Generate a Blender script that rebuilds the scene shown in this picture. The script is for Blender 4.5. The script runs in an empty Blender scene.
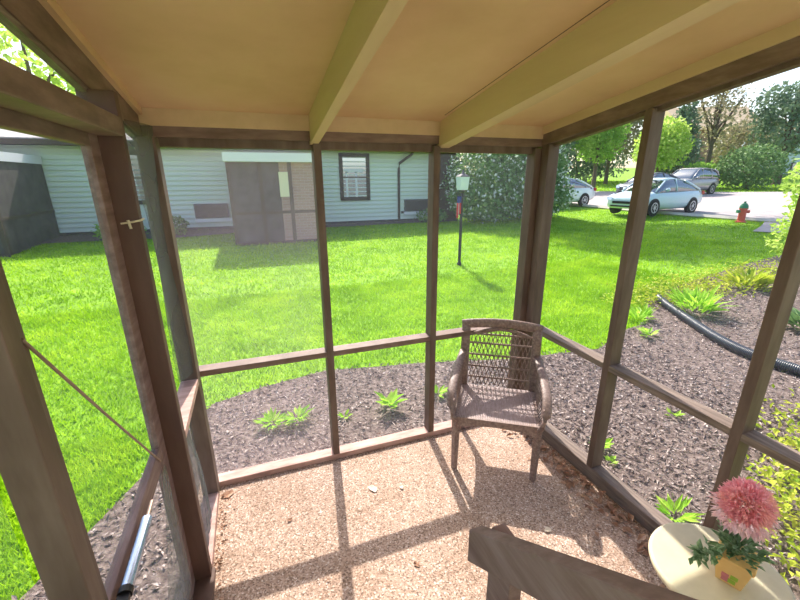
import bpy, math, random
import numpy as np
from mathutils import Vector, Matrix, Euler
random.seed(7); RNG = np.random.default_rng(11)
scn = bpy.context.scene; COL = scn.collection
PI = math.pi

# ------------------------------------------------------------------ ground
def gz(x, y):
    r = np.hypot(np.maximum(0, np.asarray(x, float) - 2.1), np.maximum(0, np.asarray(y, float) - 2.6))
    return -.06 + .035 * (np.sqrt(r * r + 1) - 1)
def gzf(x, y): return float(gz(x, y))

# ------------------------------------------------------------------ materials
def lin(c): return tuple(((v / 255) / 12.92 if v <= 10 else (((v / 255) + .055) / 1.055) ** 2.4) for v in c) + (1,)
def new_mat(name):
    m = bpy.data.materials.new(name); m.use_nodes = True
    nt = m.node_tree; nt.nodes.clear()
    return m, nt, nt.nodes.new('ShaderNodeOutputMaterial')
def noise_ramp(nt, cols, scale=5, detail=4, stretch=(1, 1, 1), lo=.3, hi=.7, rough=.6):
    tc = nt.nodes.new('ShaderNodeTexCoord'); mp = nt.nodes.new('ShaderNodeMapping')
    mp.inputs['Scale'].default_value = stretch
    nz = nt.nodes.new('ShaderNodeTexNoise'); nz.inputs['Scale'].default_value = scale
    nz.inputs['Detail'].default_value = detail; nz.inputs['Roughness'].default_value = rough
    rp = nt.nodes.new('ShaderNodeValToRGB'); e = rp.color_ramp.elements
    n = len(cols)
    for i, c in enumerate(cols):
        pos = lo + (hi - lo) * i / max(1, n - 1)
        el = e[i] if i < 2 else e.new(pos)
        el.position = pos; el.color = lin(c)
    nt.links.new(tc.outputs['Object'], mp.inputs['Vector']); nt.links.new(mp.outputs['Vector'], nz.inputs['Vector'])
    nt.links.new(nz.outputs['Fac'], rp.inputs['Fac'])
    return rp, nz, mp
def mat(name, cols, scale=5, rough=.7, metal=0, bump=0, stretch=(1, 1, 1), detail=4, lo=.3, hi=.7, spec=.3, bdist=.01):
    m, nt, out = new_mat(name)
    b = nt.nodes.new('ShaderNodeBsdfPrincipled')
    b.inputs['Roughness'].default_value = rough; b.inputs['Metallic'].default_value = metal
    b.inputs['Specular IOR Level'].default_value = spec
    if not isinstance(cols[0], (tuple, list)): cols = [cols, cols]
    rp, nz, mp = noise_ramp(nt, cols, scale, detail, stretch, lo, hi)
    nt.links.new(rp.outputs['Color'], b.inputs['Base Color'])
    if bump:
        bp = nt.nodes.new('ShaderNodeBump'); bp.inputs['Strength'].default_value = bump; bp.inputs['Distance'].default_value = bdist
        nt.links.new(nz.outputs['Fac'], bp.inputs['Height']); nt.links.new(bp.outputs['Normal'], b.inputs['Normal'])
    nt.links.new(b.outputs['BSDF'], out.inputs['Surface'])
    return m
def leaf_mat(name, cols, scale=3, trans=.45, tcol=None, rough=.5, lo=.3, hi=.7):
    m, nt, out = new_mat(name)
    rp, nz, mp = noise_ramp(nt, cols, scale, 3, (1, 1, 1), lo, hi)
    d = nt.nodes.new('ShaderNodeBsdfPrincipled'); d.inputs['Roughness'].default_value = rough; d.inputs['Specular IOR Level'].default_value = .25
    t = nt.nodes.new('ShaderNodeBsdfTranslucent'); mx = nt.nodes.new('ShaderNodeMixShader'); mx.inputs[0].default_value = trans
    nt.links.new(rp.outputs['Color'], d.inputs['Base Color'])
    nt.links.new(rp.outputs['Color'], t.inputs['Color'])
    nt.links.new(d.outputs[0], mx.inputs[1]); nt.links.new(t.outputs[0], mx.inputs[2]); nt.links.new(mx.outputs[0], out.inputs['Surface'])
    return m
def screen_mat(name, fac, col, blotch=0.0, scale=2.0):
    """fine insect screen: mostly see-through, its threads catch the light"""
    m, nt, out = new_mat(name)
    tr = nt.nodes.new('ShaderNodeBsdfTransparent'); df = nt.nodes.new('ShaderNodeBsdfDiffuse'); df.inputs['Color'].default_value = lin(col)
    tl = nt.nodes.new('ShaderNodeBsdfTranslucent'); tl.inputs['Color'].default_value = lin(col)
    m2 = nt.nodes.new('ShaderNodeMixShader'); m2.inputs[0].default_value = .5
    nt.links.new(df.outputs[0], m2.inputs[1]); nt.links.new(tl.outputs[0], m2.inputs[2])
    mx = nt.nodes.new('ShaderNodeMixShader'); mx.inputs[0].default_value = fac
    if blotch:
        tc = nt.nodes.new('ShaderNodeTexCoord'); nz = nt.nodes.new('ShaderNodeTexNoise'); nz.inputs['Scale'].default_value = scale
        mr = nt.nodes.new('ShaderNodeMapRange'); mr.inputs[1].default_value = .3; mr.inputs[2].default_value = .7
        mr.inputs[3].default_value = max(0, fac - blotch); mr.inputs[4].default_value = fac + blotch
        nt.links.new(tc.outputs['Object'], nz.inputs['Vector']); nt.links.new(nz.outputs['Fac'], mr.inputs[0]); nt.links.new(mr.outputs[0], mx.inputs[0])
    nt.links.new(tr.outputs[0], mx.inputs[1]); nt.links.new(m2.outputs[0], mx.inputs[2]); nt.links.new(mx.outputs[0], out.inputs['Surface'])
    return m
def brick_mat(name, c1, c2, mortar, sx=1.0):
    m, nt, out = new_mat(name)
    tc = nt.nodes.new('ShaderNodeTexCoord'); sp = nt.nodes.new('ShaderNodeSeparateXYZ'); ad = nt.nodes.new('ShaderNodeMath'); ad.operation = 'ADD'
    cb = nt.nodes.new('ShaderNodeCombineXYZ'); br = nt.nodes.new('ShaderNodeTexBrick')
    br.inputs['Color1'].default_value = lin(c1); br.inputs['Color2'].default_value = lin(c2); br.inputs['Mortar'].default_value = lin(mortar)
    br.inputs['Scale'].default_value = sx; br.inputs['Brick Width'].default_value = .21; br.inputs['Row Height'].default_value = .075; br.inputs['Mortar Size'].default_value = .008
    nt.links.new(tc.outputs['Object'], sp.inputs[0]); nt.links.new(sp.outputs[0], ad.inputs[0]); nt.links.new(sp.outputs[1], ad.inputs[1])
    nt.links.new(ad.outputs[0], cb.inputs[0]); nt.links.new(sp.outputs[2], cb.inputs[1]); nt.links.new(cb.outputs[0], br.inputs['Vector'])
    b = nt.nodes.new('ShaderNodeBsdfPrincipled'); b.inputs['Roughness'].default_value = .9
    nt.links.new(br.outputs['Color'], b.inputs['Base Color']); nt.links.new(b.outputs[0], out.inputs['Surface'])
    return m
def aggregate_mat():
    m, nt, out = new_mat('exposed_aggregate_concrete')
    tc = nt.nodes.new('ShaderNodeTexCoord')
    vo = nt.nodes.new('ShaderNodeTexVoronoi'); vo.inputs['Scale'].default_value = 140
    rp = nt.nodes.new('ShaderNodeValToRGB'); e = rp.color_ramp.elements
    for i, (p, c) in enumerate([(0, (120, 100, 88)), (.3, (174, 148, 132)), (.55, (202, 176, 160)), (.8, (158, 130, 110)), (1, (232, 216, 204))]):
        el = e[i] if i < 2 else e.new(p); el.position = p; el.color = lin(c)
    sp = nt.nodes.new('ShaderNodeSeparateColor')
    nz = nt.nodes.new('ShaderNodeTexNoise'); nz.inputs['Scale'].default_value = 2.5; nz.inputs['Detail'].default_value = 5
    r2 = nt.nodes.new('ShaderNodeValToRGB'); r2.color_ramp.elements[0].position = .3; r2.color_ramp.elements[1].position = .7
    r2.color_ramp.elements[0].color = (.80, .77, .72, 1); r2.color_ramp.elements[1].color = (1, 1, 1, 1)
    mx = nt.nodes.new('ShaderNodeMix'); mx.data_type = 'RGBA'; mx.blend_type = 'MULTIPLY'; mx.inputs[0].default_value = 1
    b = nt.nodes.new('ShaderNodeBsdfPrincipled'); b.inputs['Roughness'].default_value = .9; b.inputs['Specular IOR Level'].default_value = .15
    bp = nt.nodes.new('ShaderNodeBump'); bp.inputs['Strength'].default_value = .5; bp.inputs['Distance'].default_value = .006
    L = nt.links.new
    L(tc.outputs['Object'], vo.inputs['Vector']); L(tc.outputs['Object'], nz.inputs['Vector'])
    L(vo.outputs['Color'], sp.inputs[0]); L(sp.outputs[0], rp.inputs['Fac']); L(nz.outputs['Fac'], r2.inputs['Fac'])
    L(rp.outputs['Color'], mx.inputs[6]); L(r2.outputs['Color'], mx.inputs[7]); L(mx.outputs[2], b.inputs['Base Color'])
    L(vo.outputs['Distance'], bp.inputs['Height']); L(bp.outputs['Normal'], b.inputs['Normal']); L(b.outputs[0], out.inputs['Surface'])
    return m
def glass_mat(name, col=(150, 165, 175), rough=.05, fac=.5):
    m, nt, out = new_mat(name)
    g = nt.nodes.new('ShaderNodeBsdfGlossy'); g.inputs['Roughness'].default_value = rough; g.inputs['Color'].default_value = (.8, .85, .9, 1)
    d = nt.nodes.new('ShaderNodeBsdfDiffuse'); d.inputs['Color'].default_value = lin(col)
    mx = nt.nodes.new('ShaderNodeMixShader'); mx.inputs[0].default_value = fac
    nt.links.new(d.outputs[0], mx.inputs[1]); nt.links.new(g.outputs[0], mx.inputs[2]); nt.links.new(mx.outputs[0], out.inputs['Surface'])
    return m

FILL_STRENGTH = 12  # emission of the added fill globes
def glow_mat(name, c, st):
    m, nt, out = new_mat(name); e = nt.nodes.new('ShaderNodeEmission'); e.inputs[0].default_value = lin(c); e.inputs[1].default_value = st
    nt.links.new(e.outputs[0], out.inputs['Surface']); return m
M = dict(
    wood=mat('brown_painted_wood', [(92, 74, 66), (106, 88, 78), (120, 102, 92)], 6, .6, stretch=(3, 3, .6), bump=.15, bdist=.004),
    woodx=mat('brown_painted_wood_rail', [(102, 82, 72), (120, 98, 88), (136, 114, 104)], 6, .6, stretch=(1, 1, 4), bump=.15, bdist=.004),
    postred=mat('reddish_brown_post_wood', [(88, 66, 58), (96, 73, 64), (104, 80, 70)], 6, .6, stretch=(3, 3, .6), bump=.15, bdist=.004),
    sill_sunlit=mat('sunlit_pinkish_sill_wood', [(158, 124, 112), (186, 150, 138), (206, 172, 160)], 7, .65, stretch=(.8, 3, 3), bump=.2, bdist=.004),  # sunlight on sills and left rail painted in as paler, pinker wood
    sillw=mat('weathered_sill_wood', [(96, 84, 76), (124, 108, 98), (146, 130, 118)], 9, .75, stretch=(6, .5, 6), bump=.4, bdist=.006),
    tan=mat('tan_painted_plywood', [(190, 156, 118), (206, 172, 134), (217, 186, 150)], 1.3, .75, detail=6, lo=.25, hi=.75),
    tanb=mat('tan_painted_beam', [(194, 168, 134), (206, 180, 146)], 3, .7, stretch=(3, .4, 3)),
    floor=aggregate_mat(),
    hand=mat('grey_brown_handrail_wood', [(112, 88, 82), (130, 106, 100), (146, 124, 120)], 8, .7, stretch=(4, .5, 4), bump=.2, bdist=.004),
    screen=screen_mat('insect_screen', .09, (150, 155, 165)),
    screen_dusty=screen_mat('dusty_insect_screen', .15, (176, 166, 176), .05),
    screen_left=screen_mat('dull_insect_screen', .15, (165, 168, 172), .05),
    loose=screen_mat('loose_doubled_screen', .62, (128, 124, 122), .2, 3.0),
    loose2=screen_mat('loose_door_screen', .42, (150, 144, 138), .15, 4.0),
    soil=mat('mulch_soil', [(76, 62, 57), (112, 97, 91), (150, 135, 128)], 26, .95, bump=.8, bdist=.03, detail=8),
    chips=mat('mulch_chips', [(96, 80, 74), (150, 134, 128), (220, 206, 198)], 30, .9, detail=2),
    lawn=mat('lawn_ground', [(92, 130, 18), (116, 160, 26), (146, 182, 40)], 4, .95, detail=8, bump=.5, bdist=.03),
    grass=leaf_mat('grass_blades', [(122, 166, 16), (152, 194, 26), (184, 214, 54)], 1.2, .5),
    road=mat('pale_asphalt', [(160, 150, 150), (182, 172, 170)], 1.5, .9, detail=8),
    kerb=mat('kerb_concrete', [(196, 188, 176), (214, 206, 196)], 4, .9),
    wicker=mat('brown_wicker', [(108, 88, 80), (136, 114, 106), (158, 138, 130)], 60, .5, bump=.5, stretch=(1, 1, 1), bdist=.004, spec=.5),
    wickseat=mat('woven_wicker_seat', [(146, 126, 122), (180, 160, 158)], 70, .55, bump=.5, stretch=(1, .25, 1), bdist=.004),
    white_enamel=mat('white_enamel_top', [(216, 230, 250), (228, 238, 253)], 7, .12, spec=.6, detail=3),
    rim=mat('tan_rim', [(196, 186, 156), (212, 202, 172)], 8, .5),
    iron=mat('dark_iron', (44, 42, 42), 8, .5, .3),
    pot=mat('peach_pot', [(238, 190, 118), (246, 208, 140)], 9, .6),
    potpink=mat('pot_pink_paint', (214, 128, 132), 9, .6),
    potgreen=mat('pot_green_paint', (160, 190, 70), 9, .6),
    petal=leaf_mat('pink_petals', [(246, 176, 188), (250, 192, 200), (252, 206, 196)], 16, .3),
    petal2=leaf_mat('pale_petals', [(236, 196, 204), (248, 226, 230)], 16, .4),
    potleaf=leaf_mat('dark_silk_leaves', [(84, 116, 80), (124, 156, 112), (182, 202, 174)], 34, .3),
    plant=leaf_mat('young_plant_leaves', [(140, 196, 40), (176, 220, 70), (210, 236, 110)], 12, .45),
    cover=leaf_mat('ground_cover_leaves', [(120, 160, 30), (186, 200, 60), (222, 220, 96)], 5, .4),
    hose=mat('black_corrugated_plastic', (58, 62, 70), 8, .35, spec=.6),
    siding=mat('pale_siding', [(222, 230, 218), (228, 234, 224)], .7, .7),
    sidingtrim=mat('dark_brown_trim', (86, 72, 66), 5, .7),
    roofw=mat('pale_shingles', [(196, 184, 180), (222, 212, 206)], 8, .9, detail=8),
    fascia=mat('white_fascia', (240, 238, 240), 4, .6),
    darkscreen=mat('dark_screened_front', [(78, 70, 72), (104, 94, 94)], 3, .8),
    brick=brick_mat('pinkish_brick', (176, 138, 130), (160, 124, 118), (178, 152, 146)),
    brick2=brick_mat('far_brick', (170, 118, 100), (150, 104, 90), (180, 160, 150)),
    win=glass_mat('window_glass', (60, 70, 76), .04, .75),
    cream=mat('cream_light_blind', (240, 226, 196), 4, .8),
    ac=mat('grey_grille_unit', [(92, 88, 90), (110, 106, 108)], 6, .7),
    bushleaf=leaf_mat('viburnum_leaves', [(84, 120, 70), (120, 154, 92), (164, 188, 126)], 4, .3),
    blossom=leaf_mat('white_blossom', [(226, 230, 214), (244, 244, 236)], 6, .3),
    leafB=leaf_mat('mid_green_leaves', [(116, 160, 60), (150, 190, 80), (186, 214, 108)], 1.0, .45),
    leafD=leaf_mat('dark_green_leaves', [(92, 116, 92), (122, 144, 116), (152, 172, 138)], 1.0, .3),
    leafR=leaf_mat('russet_leaves', [(136, 132, 96), (162, 154, 118), (184, 170, 138)], 1.0, .3),
    leafY=leaf_mat('bright_yellow_green_leaves', [(150, 190, 64), (190, 218, 96), (222, 236, 140)], 2.0, .45),
    bark=mat('grey_brown_bark', [(90, 78, 66), (122, 106, 92)], 8, .9, stretch=(3, 3, .5), bump=.5),
    lampblack=mat('black_lamp_metal', (40, 42, 44), 5, .45, .2),
    lampglass=glass_mat('frosted_lantern_glass', (226, 240, 242), .3, .25),
    red=mat('flag_red', (206, 56, 62), 5, .8), whitef=mat('flag_white', (236, 232, 232), 5, .8), bluef=mat('flag_blue', (60, 70, 140), 5, .8),
    hydred=mat('hydrant_red', (216, 92, 76), 5, .5), hydgreen=mat('hydrant_green', (60, 132, 96), 5, .5),
    tire=mat('tyre_rubber', (40, 40, 42), 5, .8), rimm=mat('alloy_rim', (196, 200, 206), 5, .3, .6),
    carwhite=mat('white_car_paint', (228, 236, 240), 2, .2, spec=.6), carice=mat('pale_ice_car_paint', (206, 226, 232), 2, .2, spec=.6),
    cardark=mat('grey_car_paint', (104, 108, 116), 2, .25, .3), carsilver=mat('silver_car_paint', (176, 172, 170), 2, .25, .4),
    carglass=glass_mat('car_glass', (34, 48, 56), .03, .35), carblack=mat('car_black_plastic', (28, 30, 34), 5, .5),
    lampclear=glass_mat('headlamp_glass', (196, 206, 212), .05, .5), lampred=mat('tail_lamp_red', (170, 36, 40), 5, .3),
    closer=mat('blue_grey_metal_tube', (168, 182, 204), 5, .22, .75, spec=.6), wire=mat('thin_wire', (150, 130, 118), 5, .5, .4),
    deadleaf=mat('dry_leaves', [(120, 88, 70), (166, 128, 104), (204, 172, 148)], 14, .9),
    paleleaf=mat('pale_dry_leaf', (226, 210, 188), 8, .9),
    apart=mat('pale_render', [(206, 212, 222), (220, 226, 234)], .5, .8), aroof=mat('tan_roof', [(196, 172, 140), (212, 188, 156)], 2, .9),
    fill_glow=glow_mat('fill_light_globe', (255, 238, 222), FILL_STRENGTH),
    purple=mat('dark_purple_wax', (66, 40, 58), 5, .4),
)

# ------------------------------------------------------------------ mesh helpers
class MB:
    def __init__(s): s.v = []; s.f = []
    def add(s, vs, fs):
        b = len(s.v); s.v += [tuple(map(float, p)) for p in vs]; s.f += [tuple(b + i for i in f) for f in fs]; return s
    def box(s, x0, x1, y0, y1, z0, z1):
        return s.add([(x, y, z) for x in (x0, x1) for y in (y0, y1) for z in (z0, z1)],
                     [(0, 1, 3, 2), (4, 6, 7, 5), (0, 4, 5, 1), (2, 3, 7, 6), (0, 2, 6, 4), (1, 5, 7, 3)])
    def prism(s, pts, d):   # pts: planar loop of 3D points, extruded by vector d
        n = len(pts); a = [Vector(p) for p in pts]; d = Vector(d)
        return s.add(a + [p + d for p in a], [tuple(range(n))[::-1], tuple(range(n, 2 * n))] + [(i, (i + 1) % n, n + (i + 1) % n, n + i) for i in range(n)])
    def bar(s, a, b, w, h, up=(0, 0, 1)):
        a = Vector(a); b = Vector(b); d = (b - a).normalized(); u = Vector(up)
        if abs(d.dot(u)) > .98: u = Vector((0, 1, 0))
        r = d.cross(u).normalized(); u = r.cross(d)
        c = [r * (w / 2) * i + u * (h / 2) * j for i, j in ((-1, -1), (1, -1), (1, 1), (-1, 1))]
        return s.prism([a + q for q in c], b - a)
    def tube(s, pts, rad, n=8, cap=True, flat=None):
        pts = [Vector(p) for p in pts]; m = len(pts); rad = rad if isinstance(rad, (list, tuple)) else [rad] * m
        rings = []; ref = Vector((0, 0, 1))
        for i, p in enumerate(pts):
            d = (pts[min(i + 1, m - 1)] - pts[max(i - 1, 0)]).normalized()
            rf = ref if abs(d.dot(ref)) < .95 else Vector((1, 0, 0))
            r = d.cross(rf).normalized(); u = r.cross(d)
            fa, fb = flat or (1, 1)
            rings.append([p + (r * math.cos(2 * PI * k / n) * fa + u * math.sin(2 * PI * k / n) * fb) * rad[i] for k in range(n)])
        fs = [(i * n + k, i * n + (k + 1) % n, (i + 1) * n + (k + 1) % n, (i + 1) * n + k) for i in range(m - 1) for k in range(n)]
        if cap: fs += [tuple(range(n))[::-1], tuple(range((m - 1) * n, m * n))]
        return s.add([q for r in rings for q in r], fs)
    def lathe(s, prof, c=(0, 0, 0), n=20, axis='z'):
        vs = []; m = len(prof)
        for r, h in prof:
            for k in range(n):
                a = 2 * PI * k / n; p = (r * math.cos(a), r * math.sin(a), h)
                if axis == 'y': p = (p[0], p[2], p[1])
                if axis == 'x': p = (p[2], p[0], p[1])
                vs.append((p[0] + c[0], p[1] + c[1], p[2] + c[2]))
        fs = [(i * n + k, i * n + (k + 1) % n, (i + 1) * n + (k + 1) % n, (i + 1) * n + k) for i in range(m - 1) for k in range(n)]
        if prof[0][0] > 1e-6: fs.append(tuple(range(n))[::-1])
        if prof[-1][0] > 1e-6: fs.append(tuple(range((m - 1) * n, m * n)))
        return s.add(vs, fs)
    def loft(s, rings, cap=True, close=True):
        n = len(rings[0]); m = len(rings)
        fs = [(i * n + k, i * n + (k + 1) % n, (i + 1) * n + (k + 1) % n, (i + 1) * n + k) for i in range(m - 1) for k in range(n if close else n - 1)]
        if cap: fs += [tuple(range(n))[::-1], tuple(range((m - 1) * n, m * n))]
        return s.add([q for r in rings for q in r], fs)
    def build(s, name, m, parent=None, smooth=False, bevel=0):
        me = bpy.data.meshes.new(name); me.from_pydata(s.v, [], s.f)
        import bmesh
        bm = bmesh.new(); bm.from_mesh(me); bmesh.ops.recalc_face_normals(bm, faces=bm.faces); bm.to_mesh(me); bm.free()
        me.materials.append(m)
        if smooth: me.polygons.foreach_set('use_smooth', [True] * len(me.polygons))
        o = bpy.data.objects.new(name, me); COL.objects.link(o)
        if parent: o.parent = parent
        if bevel:
            b = o.modifiers.new('b', 'BEVEL'); b.width = bevel; b.segments = 2; b.limit_method = 'ANGLE'
        return o
def arr_mesh(name, V, F, m, parent=None, smooth=False):
    me = bpy.data.meshes.new(name); me.from_pydata(V.tolist() if hasattr(V, 'tolist') else V, [], F.tolist() if hasattr(F, 'tolist') else F)
    me.materials.append(m)
    o = bpy.data.objects.new(name, me); COL.objects.link(o)
    if parent: o.parent = parent
    return o
def tag(o, label=None, cat=None, group=None, kind=None):
    if label: o['label'] = label
    if cat: o['category'] = cat
    if group: o['group'] = group
    if kind: o['kind'] = kind
    return o
def struct(o, label, cat): return tag(o, label, cat, kind='structure')
def empty(name, loc, label, cat, rz=0, group=None):
    o = bpy.data.objects.new(name, None); COL.objects.link(o); o.location = loc; o.rotation_euler = (0, 0, rz); o.empty_display_size = .1
    return tag(o, label, cat, group)
def leaves(C, D, N, L, W, fold=.15):
    """leaf blades: base at C, pointing along D, facing N -> (verts, quads)"""
    n = len(C); D = D / np.linalg.norm(D, axis=1, keepdims=True)
    S = np.cross(D, N); S /= np.linalg.norm(S, axis=1, keepdims=True) + 1e-9
    U = np.cross(S, D)
    L = np.broadcast_to(np.asarray(L, float).reshape(-1, 1), (n, 1)); W = np.broadcast_to(np.asarray(W, float).reshape(-1, 1), (n, 1))
    V = np.stack([C, C + D * L * .5 + S * W * .5 + U * L * fold, C + D * L, C + D * L * .5 - S * W * .5 + U * L * fold], 1).reshape(-1, 3)
    F = np.arange(n * 4).reshape(n, 4)
    return V, F
def rand_dirs(n):
    d = RNG.normal(size=(n, 3)); return d / np.linalg.norm(d, axis=1, keepdims=True)
def blob_leaves(blobs, n, size, shell=.55, up=.3):
    """leaves filling a set of ellipsoids (cx,cy,cz,rx,ry,rz), denser towards the skin"""
    w = np.array([b[3] * b[4] * b[5] for b in blobs]) ** .67; w /= w.sum()
    k = RNG.choice(len(blobs), n, p=w); B = np.array(blobs)[k]
    d = rand_dirs(n); r = RNG.uniform(shell, 1.0, n) ** .6
    r = r * (1 + RNG.normal(0, .06, n))
    C = B[:, :3] + d * B[:, 3:] * r[:, None]
    D = rand_dirs(n) + d * .6; N = d + rand_dirs(n) * .7 + np.array([0, 0, up])
    return leaves(C, D, N, RNG.uniform(.7, 1.3, n) * size, RNG.uniform(.5, .8, n) * size)
def in_poly(x, y, poly):
    c = np.zeros(len(x), bool); n = len(poly)
    for i in range(n):
        x0, y0 = poly[i]; x1, y1 = poly[(i + 1) % n]
        if y0 == y1: continue
        t = ((y0 > y) != (y1 > y)) & (x < (x1 - x0) * (y - y0) / (y1 - y0) + x0); c ^= t
    return c

# ------------------------------------------------------------------ setting: the porch
XL, XR, YB, YF = -.39, 1.955, 2.435, -.55      # inner faces of the screen walls, and the house wall behind
zb = lambda y: 2.144 + .15 * (2.45 - y)        # underside of the sloping plates
zc = lambda y: 2.285 + .155 * (2.45 - y)       # ceiling
o = MB().box(-.52, 2.06, -.6, 2.56, -.16, 0).build('floor', M['floor']); struct(o, 'tan exposed aggregate concrete porch floor', 'floor')
m = MB()
m.prism([(-.49, -.6, zc(-.6)), (2.05, -.6, zc(-.6)), (2.05, 2.54, zc(2.54)), (-.49, 2.54, zc(2.54))], (0, 0, .03))
o = m.build('ceiling', M['tan']); struct(o, 'tan painted plywood porch ceiling sloping down to the yard', 'ceiling')
MB().prism([(-.50, -.65, zc(-.65) + .03), (2.08, -.65, zc(-.65) + .03), (2.08, 2.57, zc(2.57) + .03), (-.50, 2.57, zc(2.57) + .03)], (0, 0, .06)).build('roof_deck', M['sidingtrim'], o)
# plywood seams: thin battens of caulk and a cross joint
sm = MB()
for x in (1.175 - .04,):
    sm.prism([(x, -.5, zc(-.5) - .001), (x + .004, -.5, zc(-.5) - .001), (x + .004, 2.3, zc(2.3) - .001), (x, 2.3, zc(2.3) - .001)], (0, 0, .001))
sm.prism([(1.03, 1.12, zc(1.12) - .001), (1.135, 1.12, zc(1.12) - .001), (1.135, 1.124, zc(1.124) - .001), (1.03, 1.124, zc(1.124) - .001)], (0, 0, .001))
sm.build('panel_joint', M['sidingtrim'], o)
def sloped_beam(name, x0, x1, y0, y1, zlo, zhi, mt, parent=None):
    return MB().prism([(x0, y0, zlo(y0)), (x0, y1, zlo(y1)), (x0, y1, zhi(y1)), (x0, y0, zhi(y0))], (x1 - x0, 0, 0)).build(name, mt, parent)
for (x0, x1, lab) in ((.362, .408, 'tan ceiling beam above the nearest left back mullion'), (1.165, 1.25, 'tan ceiling beam to the right, above the second back mullion')):
    o = sloped_beam('ceiling_beam', x0, x1, -.55, 2.47, lambda y: 2.142 + .15 * (2.45 - y), zc, M['tanb']); struct(o, lab, 'beam')

# back wall
wb = MB().box(-.48, 2.04, 2.42, 2.52, 2.21, 2.302).build('wall_back', M['tanb']); struct(wb, 'back screen wall of three bays facing the lawn', 'wall')
MB().box(-.48, 2.04, 2.43, 2.525, 2.16, 2.21).build('top_plate', M['woodx'], wb)
MB().box(-.48, 1.955, 2.46, 2.515, 2.115, 2.16).build('screen_frame', M['wood'], wb)
MB().box(-.48, 2.05, 2.425, 2.515, 0, .04).build('sill', M['sill_sunlit'], wb, bevel=.004)
MX = (.378, 1.133)
for x in MX: MB().box(x - .002, x + .043, 2.425, 2.515, .04, 2.15).build('mullion', M['wood'], wb, bevel=.003)
XS = [(-.478, .376), (.421, 1.131), (1.176, 1.905)]
for a, b in XS: MB().box(a, b, 2.425, 2.515, .818, .856).build('rail', M['woodx'], wb, bevel=.003)
for i, (a, b) in enumerate(XS):
    for z0, z1 in ((.04, .818), (.856, 2.11)):
        MB().add([(a, 2.505, z0), (b, 2.505, z0), (b, 2.505, z1), (a, 2.505, z1)], [(0, 1, 2, 3)]).build('screen_panel', M['screen_dusty'] if i == 0 else M['screen'], wb)
# right wall
wr = sloped_beam('wall_right', 1.945, 2.04, -.55, 2.52, lambda y: zb(y) + .09, zc, M['tanb']); struct(wr, 'right screen wall facing the parking lot', 'wall')
sloped_beam('top_plate', 1.955, 2.045, -.55, 2.52, lambda y: zb(y) + .02, lambda y: zb(y) + .09, M['woodx'], wr)
sloped_beam('screen_frame', 1.985, 2.03, -.55, 2.43, zb, lambda y: zb(y) + .02, M['wood'], wr)
MB().box(1.955, 2.055, -.55, 2.425, 0, .095).build('sill', M['sillw'], wr, bevel=.006)
MB().box(1.905, 2.0, 2.425, 2.515, 0, 2.15).build('corner_post', M['wood'], wr, bevel=.003)
MB().box(1.955, 2.045, 2.35, 2.425, .095, zb(2.4) + .02).build('post', M['wood'], wr, bevel=.003)
MY = (1.63, .905, .17)
for y in MY: MB().box(1.955, 2.045, y - .022, y + .023, .095, zb(y) + .02).build('post', M['wood'], wr, bevel=.003)
YS = [(1.653, 2.35), (.928, 1.608), (.193, .883), (-.55, .148)]
for a, b in YS:
    MB().box(1.955, 2.045, a, b, .818, .856).build('rail', M['sillw'], wr, bevel=.003)
    MB().add([(2.03, a, .095), (2.03, b, .095), (2.03, b, .818), (2.03, a, .818)], [(0, 1, 2, 3)]).build('screen_panel', M['screen'], wr)
    MB().add([(2.03, a, .856), (2.03, b, .856), (2.03, b, zb(b)), (2.03, a, zb(a))], [(0, 1, 2, 3)]).build('screen_panel', M['screen'], wr)
# left wall
wl = sloped_beam('wall_left', -.485, -.46, -.55, 2.52, zb, lambda y: zc(y) - .02, M['woodx']); struct(wl, 'left screen wall holding the screen door', 'wall')
sloped_beam('ceiling_trim', -.475, -.44, -.55, 2.42, lambda y: zc(y) - .035, zc, M['tan'], wl)
sloped_beam('screen_frame', -.49, -.465, -.55, 2.43, lambda y: zb(y) - .018, zb, M['sillw'], wl)
MB().box(-.48, -.39, 2.33, 2.425, 0, zb(2.4)).build('corner_post', M['wood'], wl, bevel=.003)
MB().box(-.50, -.39, 1.742, 1.79, 0, zb(1.79)).build('door_post', M['postred'], wl, bevel=.003)
MB().box(-.455, -.39, .765, .812, 0, zb(.812)).build('door_post', M['wood'], wl, bevel=.003)
MB().box(-.455, -.375, -.55, 1.70, 2.095, 2.155).build('door_header', M['woodx'], wl, bevel=.004)
MB().box(-.48, -.39, 1.79, 2.33, 0, .045).build('sill', M['sill_sunlit'], wl, bevel=.004)
MB().box(-.48, -.39, 1.79, 2.33, .818, .856).build('rail', M['sill_sunlit'], wl, bevel=.003)
MB().box(-.48, -.39, -.55, .765, .0, .045).build('sill', M['wood'], wl)
MB().box(-.48, -.39, -.55, .765, .818, .856).build('rail', M['woodx'], wl)
MB().add([(-.465, -.55, .045), (-.465, .765, .045), (-.465, .765, 2.105), (-.465, -.55, 2.105)], [(0, 1, 2, 3)]).build('screen_panel', M['screen_left'], wl)
for z0, z1 in ((.045, .818), (.856, None)):
    MB().add([(-.465, 1.79, z0), (-.465, 2.33, z0), (-.465, 2.33, z1 or zb(2.33)), (-.465, 1.79, z1 or zb(1.79))], [(0, 1, 2, 3)]).build('screen_panel', M['screen_left'], wl)
MB().add([(-.47, .0, 2.165), (-.47, 1.75, 2.165), (-.47, 1.75, zb(1.75)), (-.47, .0, zb(0))], [(0, 1, 2, 3)]).build('clerestory_screen', M['screen'], wl)
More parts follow.
